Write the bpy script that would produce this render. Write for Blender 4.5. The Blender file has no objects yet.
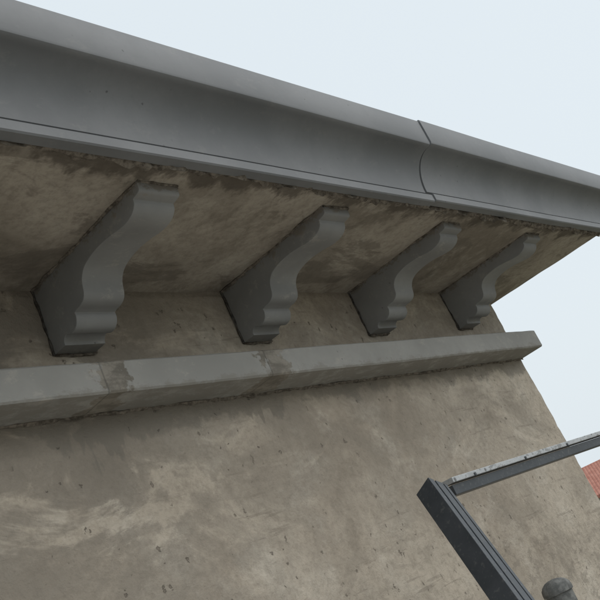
import bpy, bmesh, math, random
from mathutils import Vector, Matrix, noise
random.seed(7)
scene=bpy.context.scene

# ---------------------------------------------------------------- camera
cam_d=bpy.data.cameras.new("camera"); cam=bpy.data.objects.new("camera",cam_d)
scene.collection.objects.link(cam); scene.camera=cam
Rr=[[0.633466,-0.660649,-0.402819],[-0.004412,0.5175,-0.855672],[0.773758,0.543817,0.324903]]
r,d,f=[Vector(v).normalized() for v in Rr]
M=Matrix(((r.x,-d.x,-f.x),(r.y,-d.y,-f.y),(r.z,-d.z,-f.z))).to_4x4()
M.translation=Vector((-3.2743,-1.4195,-0.8752))
cam.matrix_world=M
cam_d.sensor_width=36; cam_d.lens=36*847.51/600; cam_d.clip_start=0.02; cam_d.clip_end=5000

# ---------------------------------------------------------------- node helpers
class NT:
    def __init__(s,name):
        s.m=bpy.data.materials.new(name); s.m.use_nodes=True
        s.t=s.m.node_tree; s.n=s.t.nodes; s.l=s.t.links
        s.b=s.n['Principled BSDF']
        s.tc=s.n.new('ShaderNodeTexCoord'); s.co=s.tc.outputs['Object']
    def mp(s,scale=(1,1,1),rot=(0,0,0),loc=(0,0,0),src=None):
        m=s.n.new('ShaderNodeMapping'); m.inputs['Scale'].default_value=scale
        m.inputs['Rotation'].default_value=rot; m.inputs['Location'].default_value=loc
        s.l.new(src or s.co,m.inputs['Vector']); return m.outputs[0]
    def noise(s,scale,detail=4,rough=.6,vec=None,dist=0):
        n=s.n.new('ShaderNodeTexNoise'); n.inputs['Scale'].default_value=scale
        n.inputs['Detail'].default_value=detail; n.inputs['Roughness'].default_value=rough
        n.inputs['Distortion'].default_value=dist
        s.l.new(vec or s.co,n.inputs['Vector']); return n.outputs['Fac']
    def vor(s,scale,vec=None,feat='F1'):
        n=s.n.new('ShaderNodeTexVoronoi'); n.inputs['Scale'].default_value=scale; n.feature=feat
        s.l.new(vec or s.co,n.inputs['Vector']); return n.outputs['Distance']
    def rng(s,v,a,b,c=0.,e=1.,smooth=True):
        n=s.n.new('ShaderNodeMapRange'); n.interpolation_type='SMOOTHSTEP' if smooth else 'LINEAR'
        n.inputs['From Min'].default_value=a; n.inputs['From Max'].default_value=b
        n.inputs['To Min'].default_value=c; n.inputs['To Max'].default_value=e
        s.l.new(v,n.inputs['Value']); return n.outputs[0]
    def math(s,op,a,b=None,c=None):
        n=s.n.new('ShaderNodeMath'); n.operation=op
        for i,x in enumerate((a,b,c)):
            if x is None: continue
            if isinstance(x,(int,float)): n.inputs[i].default_value=x
            else: s.l.new(x,n.inputs[i])
        return n.outputs[0]
    def mix(s,fac,a,b,mode='MIX'):
        n=s.n.new('ShaderNodeMix'); n.data_type='RGBA'; n.blend_type=mode
        for i,x in ((0,fac),(6,a),(7,b)):
            if isinstance(x,(int,float)): n.inputs[i].default_value=x
            elif isinstance(x,tuple): n.inputs[i].default_value=(*x,1)
            else: s.l.new(x,n.inputs[i])
        return n.outputs[2]
    def xyz(s):
        n=s.n.new('ShaderNodeSeparateXYZ'); s.l.new(s.co,n.inputs[0]); return n.outputs
    def out(s,col,rough=.8,height=None,bd=.002,bs=1.,metal=0,spec=.3):
        for k,x in (('Base Color',col),('Roughness',rough)):
            if isinstance(x,(int,float)): s.b.inputs[k].default_value=x
            elif isinstance(x,tuple): s.b.inputs[k].default_value=(*x,1)
            else: s.l.new(x,s.b.inputs[k])
        s.b.inputs['Metallic'].default_value=metal
        s.b.inputs['Specular IOR Level'].default_value=spec
        if height is not None:
            b=s.n.new('ShaderNodeBump'); b.inputs['Distance'].default_value=bd; b.inputs['Strength'].default_value=bs
            s.l.new(height,b.inputs['Height']); s.l.new(b.outputs[0],s.b.inputs['Normal'])
        return s.m

# ---------------------------------------------------------------- materials
def m_wall():
    t=NT('cement_render'); x,y,z=t.xyz()
    big=t.noise(1.5,3,.6); med=t.noise(4.5,6,.7)
    fine=t.noise(42,4,.78)
    trow=t.noise(2.8,6,.68,vec=t.mp((1,1,1.7),(0,math.radians(35),0)),dist=1.0)
    c=t.mix(t.rng(big,.35,.65),(.385,.33,.265),(.52,.455,.372))
    c=t.mix(t.rng(med,.47,.70,0,.75),c,(.62,.56,.475))
    c=t.mix(t.rng(med,.30,.47,.7,0),c,(.265,.225,.178))
    c=t.mix(t.rng(trow,.51,.59,0,.38),c,(.305,.268,.218))
    c=t.mix(t.rng(fine,.3,.6,.4,0),c,(.23,.197,.158))
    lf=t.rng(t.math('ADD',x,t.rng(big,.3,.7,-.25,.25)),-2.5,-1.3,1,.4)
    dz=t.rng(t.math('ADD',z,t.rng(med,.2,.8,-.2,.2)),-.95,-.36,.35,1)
    dark_patch=t.math('MULTIPLY',t.math('MULTIPLY',t.rng(trow,.40,.51),dz),lf)  # darker noise patches, stronger to the left and up towards the ledge
    c=t.mix(t.math('MULTIPLY',dark_patch,.72),c,(.19,.168,.14))
    # irregular chips in clusters
    wob=t.math('ADD',t.vor(37,vec=t.mp((1,1,.6),(0,.5,0))),t.rng(fine,.25,.75,-.26,.26))
    chips=t.math('MULTIPLY',t.rng(wob,.0,.08,1,0),t.rng(med,.42,.5))
    c=t.mix(t.math('MULTIPLY',chips,.6),c,(.15,.125,.1))
    # drag scratches
    sc=t.noise(12,4,.65,vec=t.mp((.32,1,4),(0,math.radians(52),0)))
    scl=t.math('MULTIPLY',t.rng(sc,.60,.65),t.rng(big,.47,.56))
    c=t.mix(t.math('MULTIPLY',scl,.38),c,(.2,.172,.138))
    # crumbly rough patches, low on the wall and along the darker patches
    lowz=t.rng(t.math('ADD',z,t.rng(big,.3,.7,-.14,.14)),-.95,-.80,1,0)
    ef=t.math('MULTIPLY',t.rng(t.noise(16,5,.78,vec=t.mp((1,1,1.5),(0,.5,0))),.52,.58),t.math('MAXIMUM',lowz,t.math('MULTIPLY',dark_patch,.8)))
    c=t.mix(t.math('MULTIPLY',ef,.5),c,(.235,.207,.17))
    def near(x0,w): return t.rng(t.math('ABSOLUTE',t.math('SUBTRACT',x,x0)),0,w,1,0)
    jn=t.math('MAXIMUM',near(-2.14,.18),near(-1.62,.12))
    drip=t.noise(16,3,.6,vec=t.mp((1,1,.25)))
    reach=t.math('MULTIPLY_ADD',t.math('MULTIPLY',jn,t.rng(drip,.38,.6)),.10,t.rng(med,.25,.75,-.03,.07))
    smm=t.math('MULTIPLY',t.rng(t.math('ADD',z,reach),-.35,-.325),t.rng(z,-.25,-.24,1,0))
    c=t.mix(t.math('MULTIPLY',smm,.58),c,(.175,.158,.133))
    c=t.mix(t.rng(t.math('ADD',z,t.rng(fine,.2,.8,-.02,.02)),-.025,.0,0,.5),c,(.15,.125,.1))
    h=t.math('ADD',t.math('MULTIPLY',med,1.9),t.math('MULTIPLY',fine,.75))
    h=t.math('SUBTRACT',h,t.math('MULTIPLY',chips,.5))
    return t.out(c,.9,h,.0065,.9)
def m_soffit():
    t=NT('stained_concrete')
    big=t.noise(2.1,4,.6,dist=.7); med=t.noise(7,5,.72,vec=t.mp((1,.7,1))); fine=t.noise(50,4,.75)
    c=t.mix(t.rng(big,.36,.6),(.245,.213,.173),(.42,.375,.315))
    c=t.mix(t.rng(med,.5,.66,0,.55),c,(.48,.44,.375))
    c=t.mix(t.rng(med,.3,.48,.6,0),c,(.165,.142,.114))
    drag=t.noise(4,5,.7,vec=t.mp((.8,1.5,1),(0,0,.5)),dist=.6)
    c=t.mix(t.rng(drag,.53,.62,0,.55),c,(.145,.124,.1))
    c=t.mix(t.rng(fine,.3,.6,.38,0),c,(.15,.13,.104))
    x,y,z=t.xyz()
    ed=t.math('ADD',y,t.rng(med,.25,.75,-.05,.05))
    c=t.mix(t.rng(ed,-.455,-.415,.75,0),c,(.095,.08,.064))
    h=t.math('ADD',t.math('MULTIPLY',med,1.6),t.math('MULTIPLY',fine,.6))
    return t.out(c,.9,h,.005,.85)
def m_slate(name,base,dark,stain,sk=1.,ledge=False,rough=.6,top=False,spk=.8):
    t=NT(name); co0=t.co
    if not ledge:
        oi=t.n.new('ShaderNodeObjectInfo'); va=t.n.new('ShaderNodeVectorMath'); va.operation='MULTIPLY_ADD'
        t.l.new(oi.outputs['Random'],va.inputs[0]); va.inputs[1].default_value=(31,17,9); t.l.new(t.co,va.inputs[2]); t.co=va.outputs[0]
    big=t.noise(3.5,4,.62); fine=t.noise(70,3,.7)
    c=t.mix(t.rng(big,.35,.65),dark,base)
    c=t.mix(t.rng(fine,.3,.5,.3,0),c,dark)
    spl=t.noise(22,5,.78,vec=t.mp((.6,1,1),loc=(2,5,1)))
    c=t.mix(t.rng(spl,.55,.69,0,.6*sk),c,stain)
    if top:
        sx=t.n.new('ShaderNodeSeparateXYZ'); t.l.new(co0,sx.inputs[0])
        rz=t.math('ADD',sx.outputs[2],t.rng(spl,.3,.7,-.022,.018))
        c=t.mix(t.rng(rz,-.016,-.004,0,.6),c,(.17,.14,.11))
    sp=t.math('ADD',t.vor(30,vec=t.mp(loc=(.3,.7,.1))),t.rng(fine,.3,.7,-.05,.05))
    spm=t.math('MULTIPLY',t.rng(sp,.03,.07,1,0),t.rng(big,.5,.56))
    c=t.mix(t.math('MULTIPLY',spm,spk),c,(.04,.038,.036))
    h=t.math('ADD',t.math('MULTIPLY',big,.6),t.math('MULTIPLY',fine,.14))
    if ledge:
        x,y,z=t.xyz(); w=t.rng(t.noise(18,4,.65,vec=t.mp(loc=(1,1,4))),.25,.75,-.035,.035)
        xw=t.math('ADD',x,w)
        def band(a,b):
            return t.math('MULTIPLY',t.rng(xw,a-.006,a+.004),t.rng(xw,b-.004,b+.006,1,0))
        bm=t.math('MAXIMUM',band(-2.175,-2.1),band(-1.665,-1.585))
        bc=t.mix(t.rng(spl,.35,.6),(.15,.135,.112),(.28,.255,.217))
        c=t.mix(t.math('MULTIPLY',bm,.97),c,bc)
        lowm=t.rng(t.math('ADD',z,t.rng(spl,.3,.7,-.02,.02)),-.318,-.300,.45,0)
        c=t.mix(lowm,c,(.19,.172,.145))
        ln=t.math('MAXIMUM',t.rng(t.math('ABSOLUTE',t.math('ADD',x,2.168)),.001,.003,1,0),t.rng(t.math('ABSOLUTE',t.math('ADD',x,1.655)),.001,.003,1,0))
        c=t.mix(t.math('MULTIPLY',ln,.5),c,(.08,.075,.065))
        h=t.math('ADD',h,t.math('MULTIPLY',bm,.35)); h=t.math('SUBTRACT',h,t.math('MULTIPLY',ln,.3))
    return t.out(c,rough,h,.003,.5,spec=.35)
def m_simple(name,a,b,scale=40,rough=.7,metal=0,bd=.002,spec=.3):
    t=NT(name); n=t.noise(scale,4,.7)
    return t.out(t.mix(t.rng(n,.35,.65),a,b),rough,n,bd,.6,metal,spec)
MW=m_wall(); MS=m_soffit()
MG=m_slate('grey_cornice_paint',(.208,.213,.220),(.172,.178,.185),(.28,.275,.262),.4,rough=.55,spk=.6)
MB=m_slate('grey_bracket_paint',(.285,.284,.278),(.225,.225,.222),(.38,.362,.33),.85,rough=.6,top=True,spk=.5)
ML=m_slate('grey_ledge_paint',(.335,.328,.308),(.275,.27,.253),(.42,.39,.35),.85,True,rough=.7,spk=.5)
MM=m_simple('dirty_mortar',(.09,.077,.063),(.24,.21,.175),60,.95,bd=.006)
MMd=m_simple('dark_joint_filler',(.04,.036,.032),(.11,.098,.085),60,.95,bd=.004)
def m_dark_alu():
    t=NT('charcoal_aluminium'); n=t.noise(8,4,.6); f=t.noise(90,4,.7)
    c=t.mix(t.rng(n,.35,.65),(.032,.038,.044),(.052,.058,.066))
    c=t.mix(t.rng(f,.54,.68,0,.35),c,(.18,.18,.17))
    return t.out(c,.45,f,.001,.2,0,.45)
MA=m_dark_alu()
def m_film():
    t=NT('scuffed_silver_film'); n=t.noise(35,5,.75,vec=t.mp((.5,1,1))); s=t.vor(38)
    c=t.mix(t.rng(n,.35,.6),(.33,.34,.345),(.5,.51,.515))
    c=t.mix(t.rng(s,.12,.26,.85,0),c,(.08,.078,.075))
    c=t.mix(t.rng(n,.53,.59,0,.7),c,(.15,.145,.135))
    return t.out(c,.4,n,.001,.3,.3,.5)
MF=m_film()

# ---------------------------------------------------------------- mesh helpers
def obj(name,verts,faces,mat,smooth=None,bevel=0,parent=None,loc=(0,0,0),segs=2):
    me=bpy.data.meshes.new(name); me.from_pydata([tuple(v) for v in verts],[],faces); me.validate()
    bm=bmesh.new(); bm.from_mesh(me); bmesh.ops.recalc_face_normals(bm,faces=bm.faces); bm.to_mesh(me); bm.free()
    o=bpy.data.objects.new(name,me); scene.collection.objects.link(o); o.location=loc
    for m in (mat if isinstance(mat,list) else [mat]): me.materials.append(m)
    if smooth is not None:
        for p in me.polygons: p.use_smooth=True
        me.set_sharp_from_angle(angle=math.radians(smooth))
    if bevel:
        b=o.modifiers.new('bevel','BEVEL'); b.width=bevel; b.segments=segs; b.limit_method='ANGLE'; b.angle_limit=math.radians(38)
        b.harden_normals=True if smooth is not None else False
    if parent: o.parent=parent
    return o
def empty(name,loc=(0,0,0)):
    e=bpy.data.objects.new(name,None); scene.collection.objects.link(e); e.location=loc; return e
def box(name,a,b,mat,**k):
    x0,y0,z0=a;x1,y1,z1=b
    v=[(x,y,z) for x in (x0,x1) for y in (y0,y1) for z in (z0,z1)]
    F=[(0,1,3,2),(4,6,7,5),(0,4,5,1),(2,3,7,6),(0,2,6,4),(1,5,7,3)]
    return obj(name,v,F,mat,**k)
def spread(lo,a,b,hi,fine,coarse):
    L=[];x=lo
    while x<hi-1e-6:
        L.append(x); x+= fine if a-1e-6<=x<b-1e-6 else coarse
        if L[-1]<a<x: x=a
    L.append(hi); return L
def nz(p,s,a): return noise.noise(Vector(p)*s)*a

# ---------------------------------------------------------------- building wall
us=[('f',x) for x in spread(-9,-3.4,0,0,.02,.4)]+[('s',y) for y in (.01,.03,.08,.3,1,2,4,7)]
zs=spread(-6.2,-1.7,0.,0.02,.02,.5)
V=[];F=[]
for i,(k,u) in enumerate(us):
    for z in zs:
        if k=='f':
            n=nz((u,0,z),2.2,.0035)+nz((u,3,z),7,.0022)
            ex=0
            if u>-.001: ex=nz((1,5,z),9,.004)+nz((2,5,z),35,.003)
            V.append((u+ex,n if u<-.001 else n+.003+nz((4,4,z),30,.003),z))
        else: V.append((0+nz((0,u,z),5,.003),u,z))
nzs=len(zs)
for i in range(len(us)-1):
    for j in range(nzs-1):
        a=i*nzs+j; F.append((a,a+nzs,a+nzs+1,a+1))
bld=empty('cement_rendered_building')
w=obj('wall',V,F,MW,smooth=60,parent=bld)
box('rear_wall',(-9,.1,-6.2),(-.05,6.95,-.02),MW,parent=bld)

# ---------------------------------------------------------------- eave slab (soffit)
XS=.232; YS=.474
xs=spread(-9,-3.4,XS,XS,.02,.4); ys=[-YS+i*(YS+.02)/24 for i in range(25)]+[.3,1,3,7]
V=[];F=[]
for x in xs:
    for y in ys:
        z=nz((x,y,0),2.5,.003)+nz((x,y,4),9,.0018)
        V.append((x+(nz((1,y,1),14,.005) if x>XS-1e-4 else 0),y,z))
ny=len(ys)
for i in range(len(xs)-1):
    for j in range(ny-1):
        a=i*ny+j; F.append((a,a+1,a+ny+1,a+ny))
nb=len(V)
for (x,y) in ((-9,-YS),(XS,-YS),(XS,7),(-9,7)): V.append((x,y,.2))
F.append((nb,nb+1,nb+2,nb+3))
rim=[i*ny for i in range(len(xs))]
F.append(tuple(rim)+(nb+1,nb))
F.append(tuple((len(xs)-1)*ny+j for j in range(ny))+(nb+2,nb+1))
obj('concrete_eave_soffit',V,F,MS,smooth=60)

# ---------------------------------------------------------------- cornice moulding
P=[(.0,.001),(.004,-.004),(.027,-.004),(.030,-.001),(.030,.018),(.028,.021),(.013,.022),(.010,.026),(.010,.034),(.016,.036)]
c0=(.016,.036);c1=(.086,.143)
n=16
for i in range(1,n+1):
    a=math.pi/2*i/n
    P.append((c0[0]+(c1[0]-c0[0])*(1-math.cos(a)),c0[1]+(c1[1]-c0[1])*math.sin(a)))
P+= [(.095,.1435),(.100,.147),(.102,.152),(.102,.228),(.100,.232),(.085,.233),(.0,.225),(-.12,.21),(-.12,.203),(.0,.203)]
def moulding(name,a,b,n,wob=0,off=0,slope=0):
    V=[];F=[];m=len(P)
    for i in range(n+1):
        val=a+(b-a)*i/n
        for (o,z) in P:
            n1=nz((val,o*3,z*3),1.7,wob)
            V.append((val,-YS-o-n1-off,z+nz((val,8,0),1.1,wob)+off*.6))
    for i in range(n):
        for j in range(m):
            p=i*m+j;q=i*m+(j+1)%m; F.append((p,q,q+m,p+m))
    F.append(tuple(range(m))); F.append(tuple(range(len(V)-m,len(V))))
    return obj(name,V,F,MG,smooth=32)
SX=-1.152
moulding('cornice_moulding',-9,SX-.0022,120,.0012)
moulding('cornice_moulding',SX+.0022,.43,30,.0012,off=.0035)
P2=[(o-.004 if o>0.01 else o,z-.003 if z>.2 else z+.003) for o,z in P]
V=[(SX+dx,-YS-o,z) for dx in (-.004,.004) for o,z in P2]; m=len(P2)
F=[tuple(range(m)),tuple(range(m,2*m))]+[(j,(j+1)%m,m+(j+1)%m,m+j) for j in range(m)]
obj('cornice_joint_sealant',V,F,MMd)

def bead(name,pts,rad,mat,step=.008,jit=.5,parent=None,loc=(0,0,0),seed=0,flat=1.):
    pts=[Vector(p) for p in pts]; C=[]
    for a,b in zip(pts[:-1],pts[1:]):
        n=max(1,int((b-a).length/step))
        for i in range(n): C.append((a.lerp(b,i/n),(b-a).normalized()))
    C.append((pts[-1],(pts[-1]-pts[-2]).normalized()))
    V=[];F=[];K=7
    for i,(c,t) in enumerate(C):
        u=Vector((0,0,1)) if abs(t.z)<.9 else Vector((1,0,0)); v=t.cross(u).normalized(); u=v.cross(t)
        for k in range(K):
            a=2*math.pi*k/K
            p=c+nz(c,14,rad*.5)*v
            q=Vector((c.x*1+seed,c.y+k*.013,c.z))
            rr=rad*(1+jit*1.6*noise.noise(q*38)+jit*1.2*noise.noise(q*11+Vector((k,0,0))))
            rr=max(rr,rad*.1)
            V.append(p+(u*math.cos(a)*flat+v*math.sin(a))*rr)
    for i in range(len(C)-1):
        for k in range(K):
            F.append((i*K+k,i*K+(k+1)%K,(i+1)*K+(k+1)%K,(i+1)*K+k))
    return obj(name,V,F,mat,smooth=80,parent=parent,loc=loc)
bead('mortar_joint',[(-3.6,-YS+.004,.003),(XS,-YS+.004,.003)],.009,MM,.006,1.0)

# ---------------------------------------------------------------- brackets
S=[ (0,-.164,1),(-.046,-.164,1),(-.047,-.156,0),(-.053,-.149,0),(-.062,-.146,1),
 (-.068,-.150,0),(-.080,-.154,0),(-.094,-.152,0),(-.105,-.144,0),(-.111,-.132,0),(-.111,-.121,1),
 (-.121,-.119,1),(-.137,-.118,0),(-.151,-.113,0),(-.160,-.103,0),(-.164,-.089,0),(-.169,-.075,0),(-.180,-.062,0),(-.197,-.053,0),
 (-.225,-.0475,0),(-.260,-.046,0),(-.295,-.049,0),(-.328,-.054,0),(-.355,-.0545,0),(-.377,-.048,0),(-.389,-.037,0),(-.392,-.026,1),
 (-.404,-.025,1),(-.415,-.022,0),(-.418,-.012,0),(-.418,.004,1)]
def refine(S):
    out=[];n=len(S)
    for i in range(n-1):
        p1=Vector(S[i][:2]);p2=Vector(S[i+1][:2])
        p0=Vector(S[i-1][:2]) if i>0 and not S[i][2] else p1*2-p2
        p3=Vector(S[i+2][:2]) if i+2<n and not S[i+1][2] else p2*2-p1
        K=1 if (S[i][2] and S[i+1][2]) else 4
        for k in range(K):
            t=k/K
            out.append(.5*((2*p1)+(-p0+p2)*t+(2*p0-5*p1+4*p2-p3)*t*t+(-p0+3*p1-3*p2+p3)*t**3))
    out.append(Vector(S[-1][:2])); return out
PR=refine(S)+[Vector((.012,.004))]
PR[0]=Vector((.012,-.164))
T=.108
def bracket(x):
    V=[(dx,p[0],p[1]) for dx in (0,T) for p in PR]; m=len(PR)
    F=[tuple(range(m)),tuple(range(m,2*m))]+[(j,(j+1)%m,m+(j+1)%m,m+j) for j in range(m)]
    o=obj('cornice_bracket',V,F,MB,smooth=30,bevel=.0022,loc=(x,0,0))
    o.rotation_euler=(0,0,nz((x,3,3),3,.012))
    bead('soffit_seal',[(-.001,-.0,-.001),(-.001,-.415,-.001)],.0042,MM,.006,1.,o,seed=x)
    bead('soffit_seal_far',[(T+.001,-.0,-.001),(T+.001,-.415,-.001)],.0042,MM,.006,1.,o,seed=x+1)
    bead('front_seal',[(0,-.4185,-.001),(T,-.4185,-.001)],.003,MM,.006,.9,o,seed=x+2)
    bead('wall_seal',[(-.001,-.003,-.0),(-.001,-.003,-.166)],.0036,MMd,.006,.9,o,seed=x+3)
    bead('wall_seal_far',[(T+.001,-.003,-.0),(T+.001,-.003,-.166)],.004,MM,.006,.8,o,seed=x+4)
    bead('foot_seal',[(0,-.004,-.165),(T,-.004,-.165)],.004,MM,.006,.8,o,seed=x+5)
for i in range(8): bracket(-.3858-i*.6)

# ---------------------------------------------------------------- ledge
YL=.108; V=[];F=[]
prof=[(.01,-.318),(-YL+.004,-.3155),(-YL,-.311),(-YL,-.2455),(-YL+.004,-.2415),(-.04,-.232),(.01,-.225)]
lx=spread(-9,-3.4,.0,.0,.02,.4); m=len(prof)
for x in lx:
    for (y,z) in prof:
        V.append((x-(.002 if x>-1e-4 else 0),y+nz((x,z*4,1),3,.002)+nz((x,z*9,3),16,.0009),z+nz((x,y*4,6),2.2,.0022)+nz((x,y*9,2),14,.0009)+(.004*(-x)/2.3 if x>-3 else .006)))
for i in range(len(lx)-1):
    for j in range(m):
        a=i*m+j;b=i*m+(j+1)%m; F.append((a,b,b+m,a+m))
F.append(tuple(range(m)));F.append(tuple(range(len(V)-m,len(V))))
obj('wall_ledge_moulding',V,F,ML,smooth=30)
bead('ledge_mortar_joint',[(-3.4,-.003,-.311),(-.0,-.003,-.318)],.0055,MM,.007,.8)
bead('ledge_top_mortar_joint',[(-3.4,-.006,-.222),(-.01,-.006,-.227)],.004,MM,.007,.9)

# ---------------------------------------------------------------- metal frame
def tube(name,p0,p1,up,prof2,mat,parent,cut=0):
    p0=Vector(p0);p1=Vector(p1);t=(p1-p0).normalized();up=Vector(up);v=t.cross(up).normalized();u=v.cross(t)
    m=len(prof2)
    V=[p0+v*a+u*b+t*(cut*a) for a,b in prof2]+[p1+v*a+u*b for a,b in prof2]
    F=[tuple(range(m)),tuple(range(m,2*m))]+[(j,(j+1)%m,m+(j+1)%m,m+j) for j in range(m)]
    return obj(name,V,F,mat,bevel=.0012,parent=parent)
fr=empty('metal_railing_frame')
rc=lambda a0,b0,a1,b1:[(a0,b0),(a1,b0),(a1,b1),(a0,b1)]
L0=Vector((-1.672,-.395,-.745)); dirL=Vector((-.17,-.16,-.25))*7.0; L1=L0+dirL
lp=[(-.028,-.024),(-.009,-.024),(-.009,-.019),(-.005,-.019),(-.005,-.024),(.028,-.024),(.028,.024),(.012,.024),(.012,.019),(.007,.019),(.007,.024),(-.014,.024),(-.014,.019),(-.018,.019),(-.018,.024),(-.028,.024)]
tube('leg',L0,L1,(0,-1,0.2),lp,MA,fr)
o2=Vector((1.42,0,0))
tube('leg_2',L0+o2,L1+o2,(0,-1,0.2),lp,MA,fr)
tube('top_rail',(-1.60,-.385,-.757),(-.22,-.385,-.772),(0,0,1),rc(-.014,-.017,.018,.006),MA,fr)
tube('rail_face_strip',(-1.60,-.393,-.746),(-.22,-.393,-.761),(0,0,1),rc(-.014,-.0015,.018,.0105),MF,fr)
for k in range(5):
    x=-1.5+k*.27
    box('rail_screw',(x-.004,-.4135,-.7485-.0109*(x+1.6)),(x+.004,-.4105,-.7405-.0109*(x+1.6)),MA,parent=fr,bevel=.001)

# ---------------------------------------------------------------- domed post cap near lower right
pc=empty('capped_post')
V=[];F=[];K=32
rings=[(.0,.020),(.012,.0195),(.022,.0165),(.030,.011),(.035,.004),(.0365,-.003),(.0365,-.012),(.032,-.014),(.031,-1.45)]
for rr,z in rings:
    for k in range(K): V.append((rr*math.cos(2*math.pi*k/K),rr*math.sin(2*math.pi*k/K),z+nz((k*.3,rr*20,0),1,.0015)))
for i in range(len(rings)-1):
    for k in range(K): F.append((i*K+k,i*K+(k+1)%K,(i+1)*K+(k+1)%K,(i+1)*K+k))
F.append(tuple(range((len(rings)-1)*K,len(rings)*K)))
obj('post_and_cap',V,F,m_simple('weathered_grey_plastic',(.10,.102,.098),(.20,.2,.19),50,.75),smooth=40,parent=pc)
pc.location=(-1.385,-.40,-1.047)

# ---------------------------------------------------------------- terrace, ground, distant houses
MT=m_simple('terrace_concrete',(.38,.36,.325),(.45,.43,.395),6,.9,bd=.004)
ter=empty('roof_terrace')
box('terrace_floor',(-9,-7,-2.7),(0,-.004,-2.5),MT,parent=ter)
box('terrace_parapet',(-9,-7.2,-6.2),(.0,-7.004,-1.6),MT,parent=ter)
box('terrace_base',(-8.9,-6.99,-6.2),(-.1,-.01,-2.704),MT,parent=ter)
MGd=m_simple('ground_earth',(.12,.12,.075),(.2,.18,.13),.4,.95,bd=.05)
g=[(x,y,-6.2) for x in (-2500,2500) for y in (-2500,2500)]
obj('ground',g,[(0,2,3,1)],MGd)
def m_tiles():
    t=NT('red_roof_tiles'); n=t.noise(3,4,.6)
    wv=t.n.new('ShaderNodeTexWave'); wv.inputs['Scale'].default_value=1.6; wv.bands_direction='X'; t.l.new(t.co,wv.inputs[0])
    c=t.mix(t.rng(n,.35,.65),(.36,.15,.11),(.46,.22,.165))
    c=t.mix(t.rng(wv.outputs[1],.0,.3,.5,0),c,(.2,.07,.05))
    return t.out(c,.85,wv.outputs[1],.04,.6)
MR=m_tiles(); MP=m_simple('pale_house_plaster',(.5,.47,.42),(.6,.57,.52),1.2,.9,bd=.005)
MGl=m_simple('dark_window_glass',(.03,.035,.04),(.05,.055,.06),3,.15)
def house(loc,rot,L,W,H,ridge):
    h=empty('red_roofed_house',loc); h.rotation_euler=(0,0,rot)
    box('walls',(-L/2,-W/2,0),(L/2,W/2,H),MP,parent=h)
    e=.5;hz=H-.1
    V=[(-L/2-e,-W/2-e,hz),(L/2+e,-W/2-e,hz),(L/2+e,W/2+e,hz),(-L/2-e,W/2+e,hz),(-L/2-e,0,ridge),(L/2+e,0,ridge)]
    V+=[(x,y,z+.18) for x,y,z in V]
    F=[(6,7,11,10),(8,9,10,11),(0,1,5,4),(2,3,4,5),(0,1,7,6),(2,3,9,8),(0,4,10,6),(3,4,10,9),(1,5,11,7),(2,5,11,8)]
    obj('roof',V,F,MR,parent=h)
    box('gable',(-L/2+.01,-.1,hz),(L/2-.01,.1,ridge-.05),MP,parent=h)
    for s_ in (-1,1):
        for k in range(4):
            for zz in (1.0,3.1):
                if zz+1.3>H: continue
                cx=-L/2+L*(k+.5)/4
                y=s_*(W/2+.003)
                box('window',(cx-.5,y-.02,zz),(cx+.5,y+.02,zz+1.3),MGl,parent=h)
                box('window_sill',(cx-.6,y-.08,zz-.1),(cx+.6,y+.08,zz-.003),MP,parent=h)
house((53,20,-6.2),math.radians(115),12,8,4.55,6.35)
house((75,2,-6.2),math.radians(100),11,9,3.9,6.0)
house((66,44,-6.2),math.radians(125),13,9,4.5,6.3)

# ---------------------------------------------------------------- sky and light
el,az=math.radians(45),math.radians(-62)
sd=Vector((math.cos(el)*math.cos(az),math.cos(el)*math.sin(az),math.sin(el)))
W=bpy.data.worlds.new("World"); scene.world=W; W.use_nodes=True
n=W.node_tree.nodes; l=W.node_tree.links; bg=n['Background']
sk=n.new('ShaderNodeTexSky'); sk.sky_type='NISHITA'; sk.sun_disc=False; sk.sun_elevation=el
sk.sun_rotation=math.pi/2-az; sk.dust_density=6; sk.air_density=1.2
mx=n.new('ShaderNodeMix'); mx.data_type='RGBA'; mx.inputs[0].default_value=.88
mx.inputs[7].default_value=(8.35,9.15,9.65,1)
l.new(sk.outputs[0],mx.inputs[6])
l.new(mx.outputs[2],bg.inputs['Color']); bg.inputs['Strength'].default_value=.1
sl_=bpy.data.lights.new('sun','SUN'); sl_.energy=1.05; sl_.angle=math.radians(70); sl_.color=(1,.97,.93)
so=bpy.data.objects.new('sun',sl_); scene.collection.objects.link(so)
so.rotation_euler=(-sd).to_track_quat('-Z','Y').to_euler()
scene.view_settings.view_transform='Standard'; scene.view_settings.look='None'; scene.view_settings.exposure=0
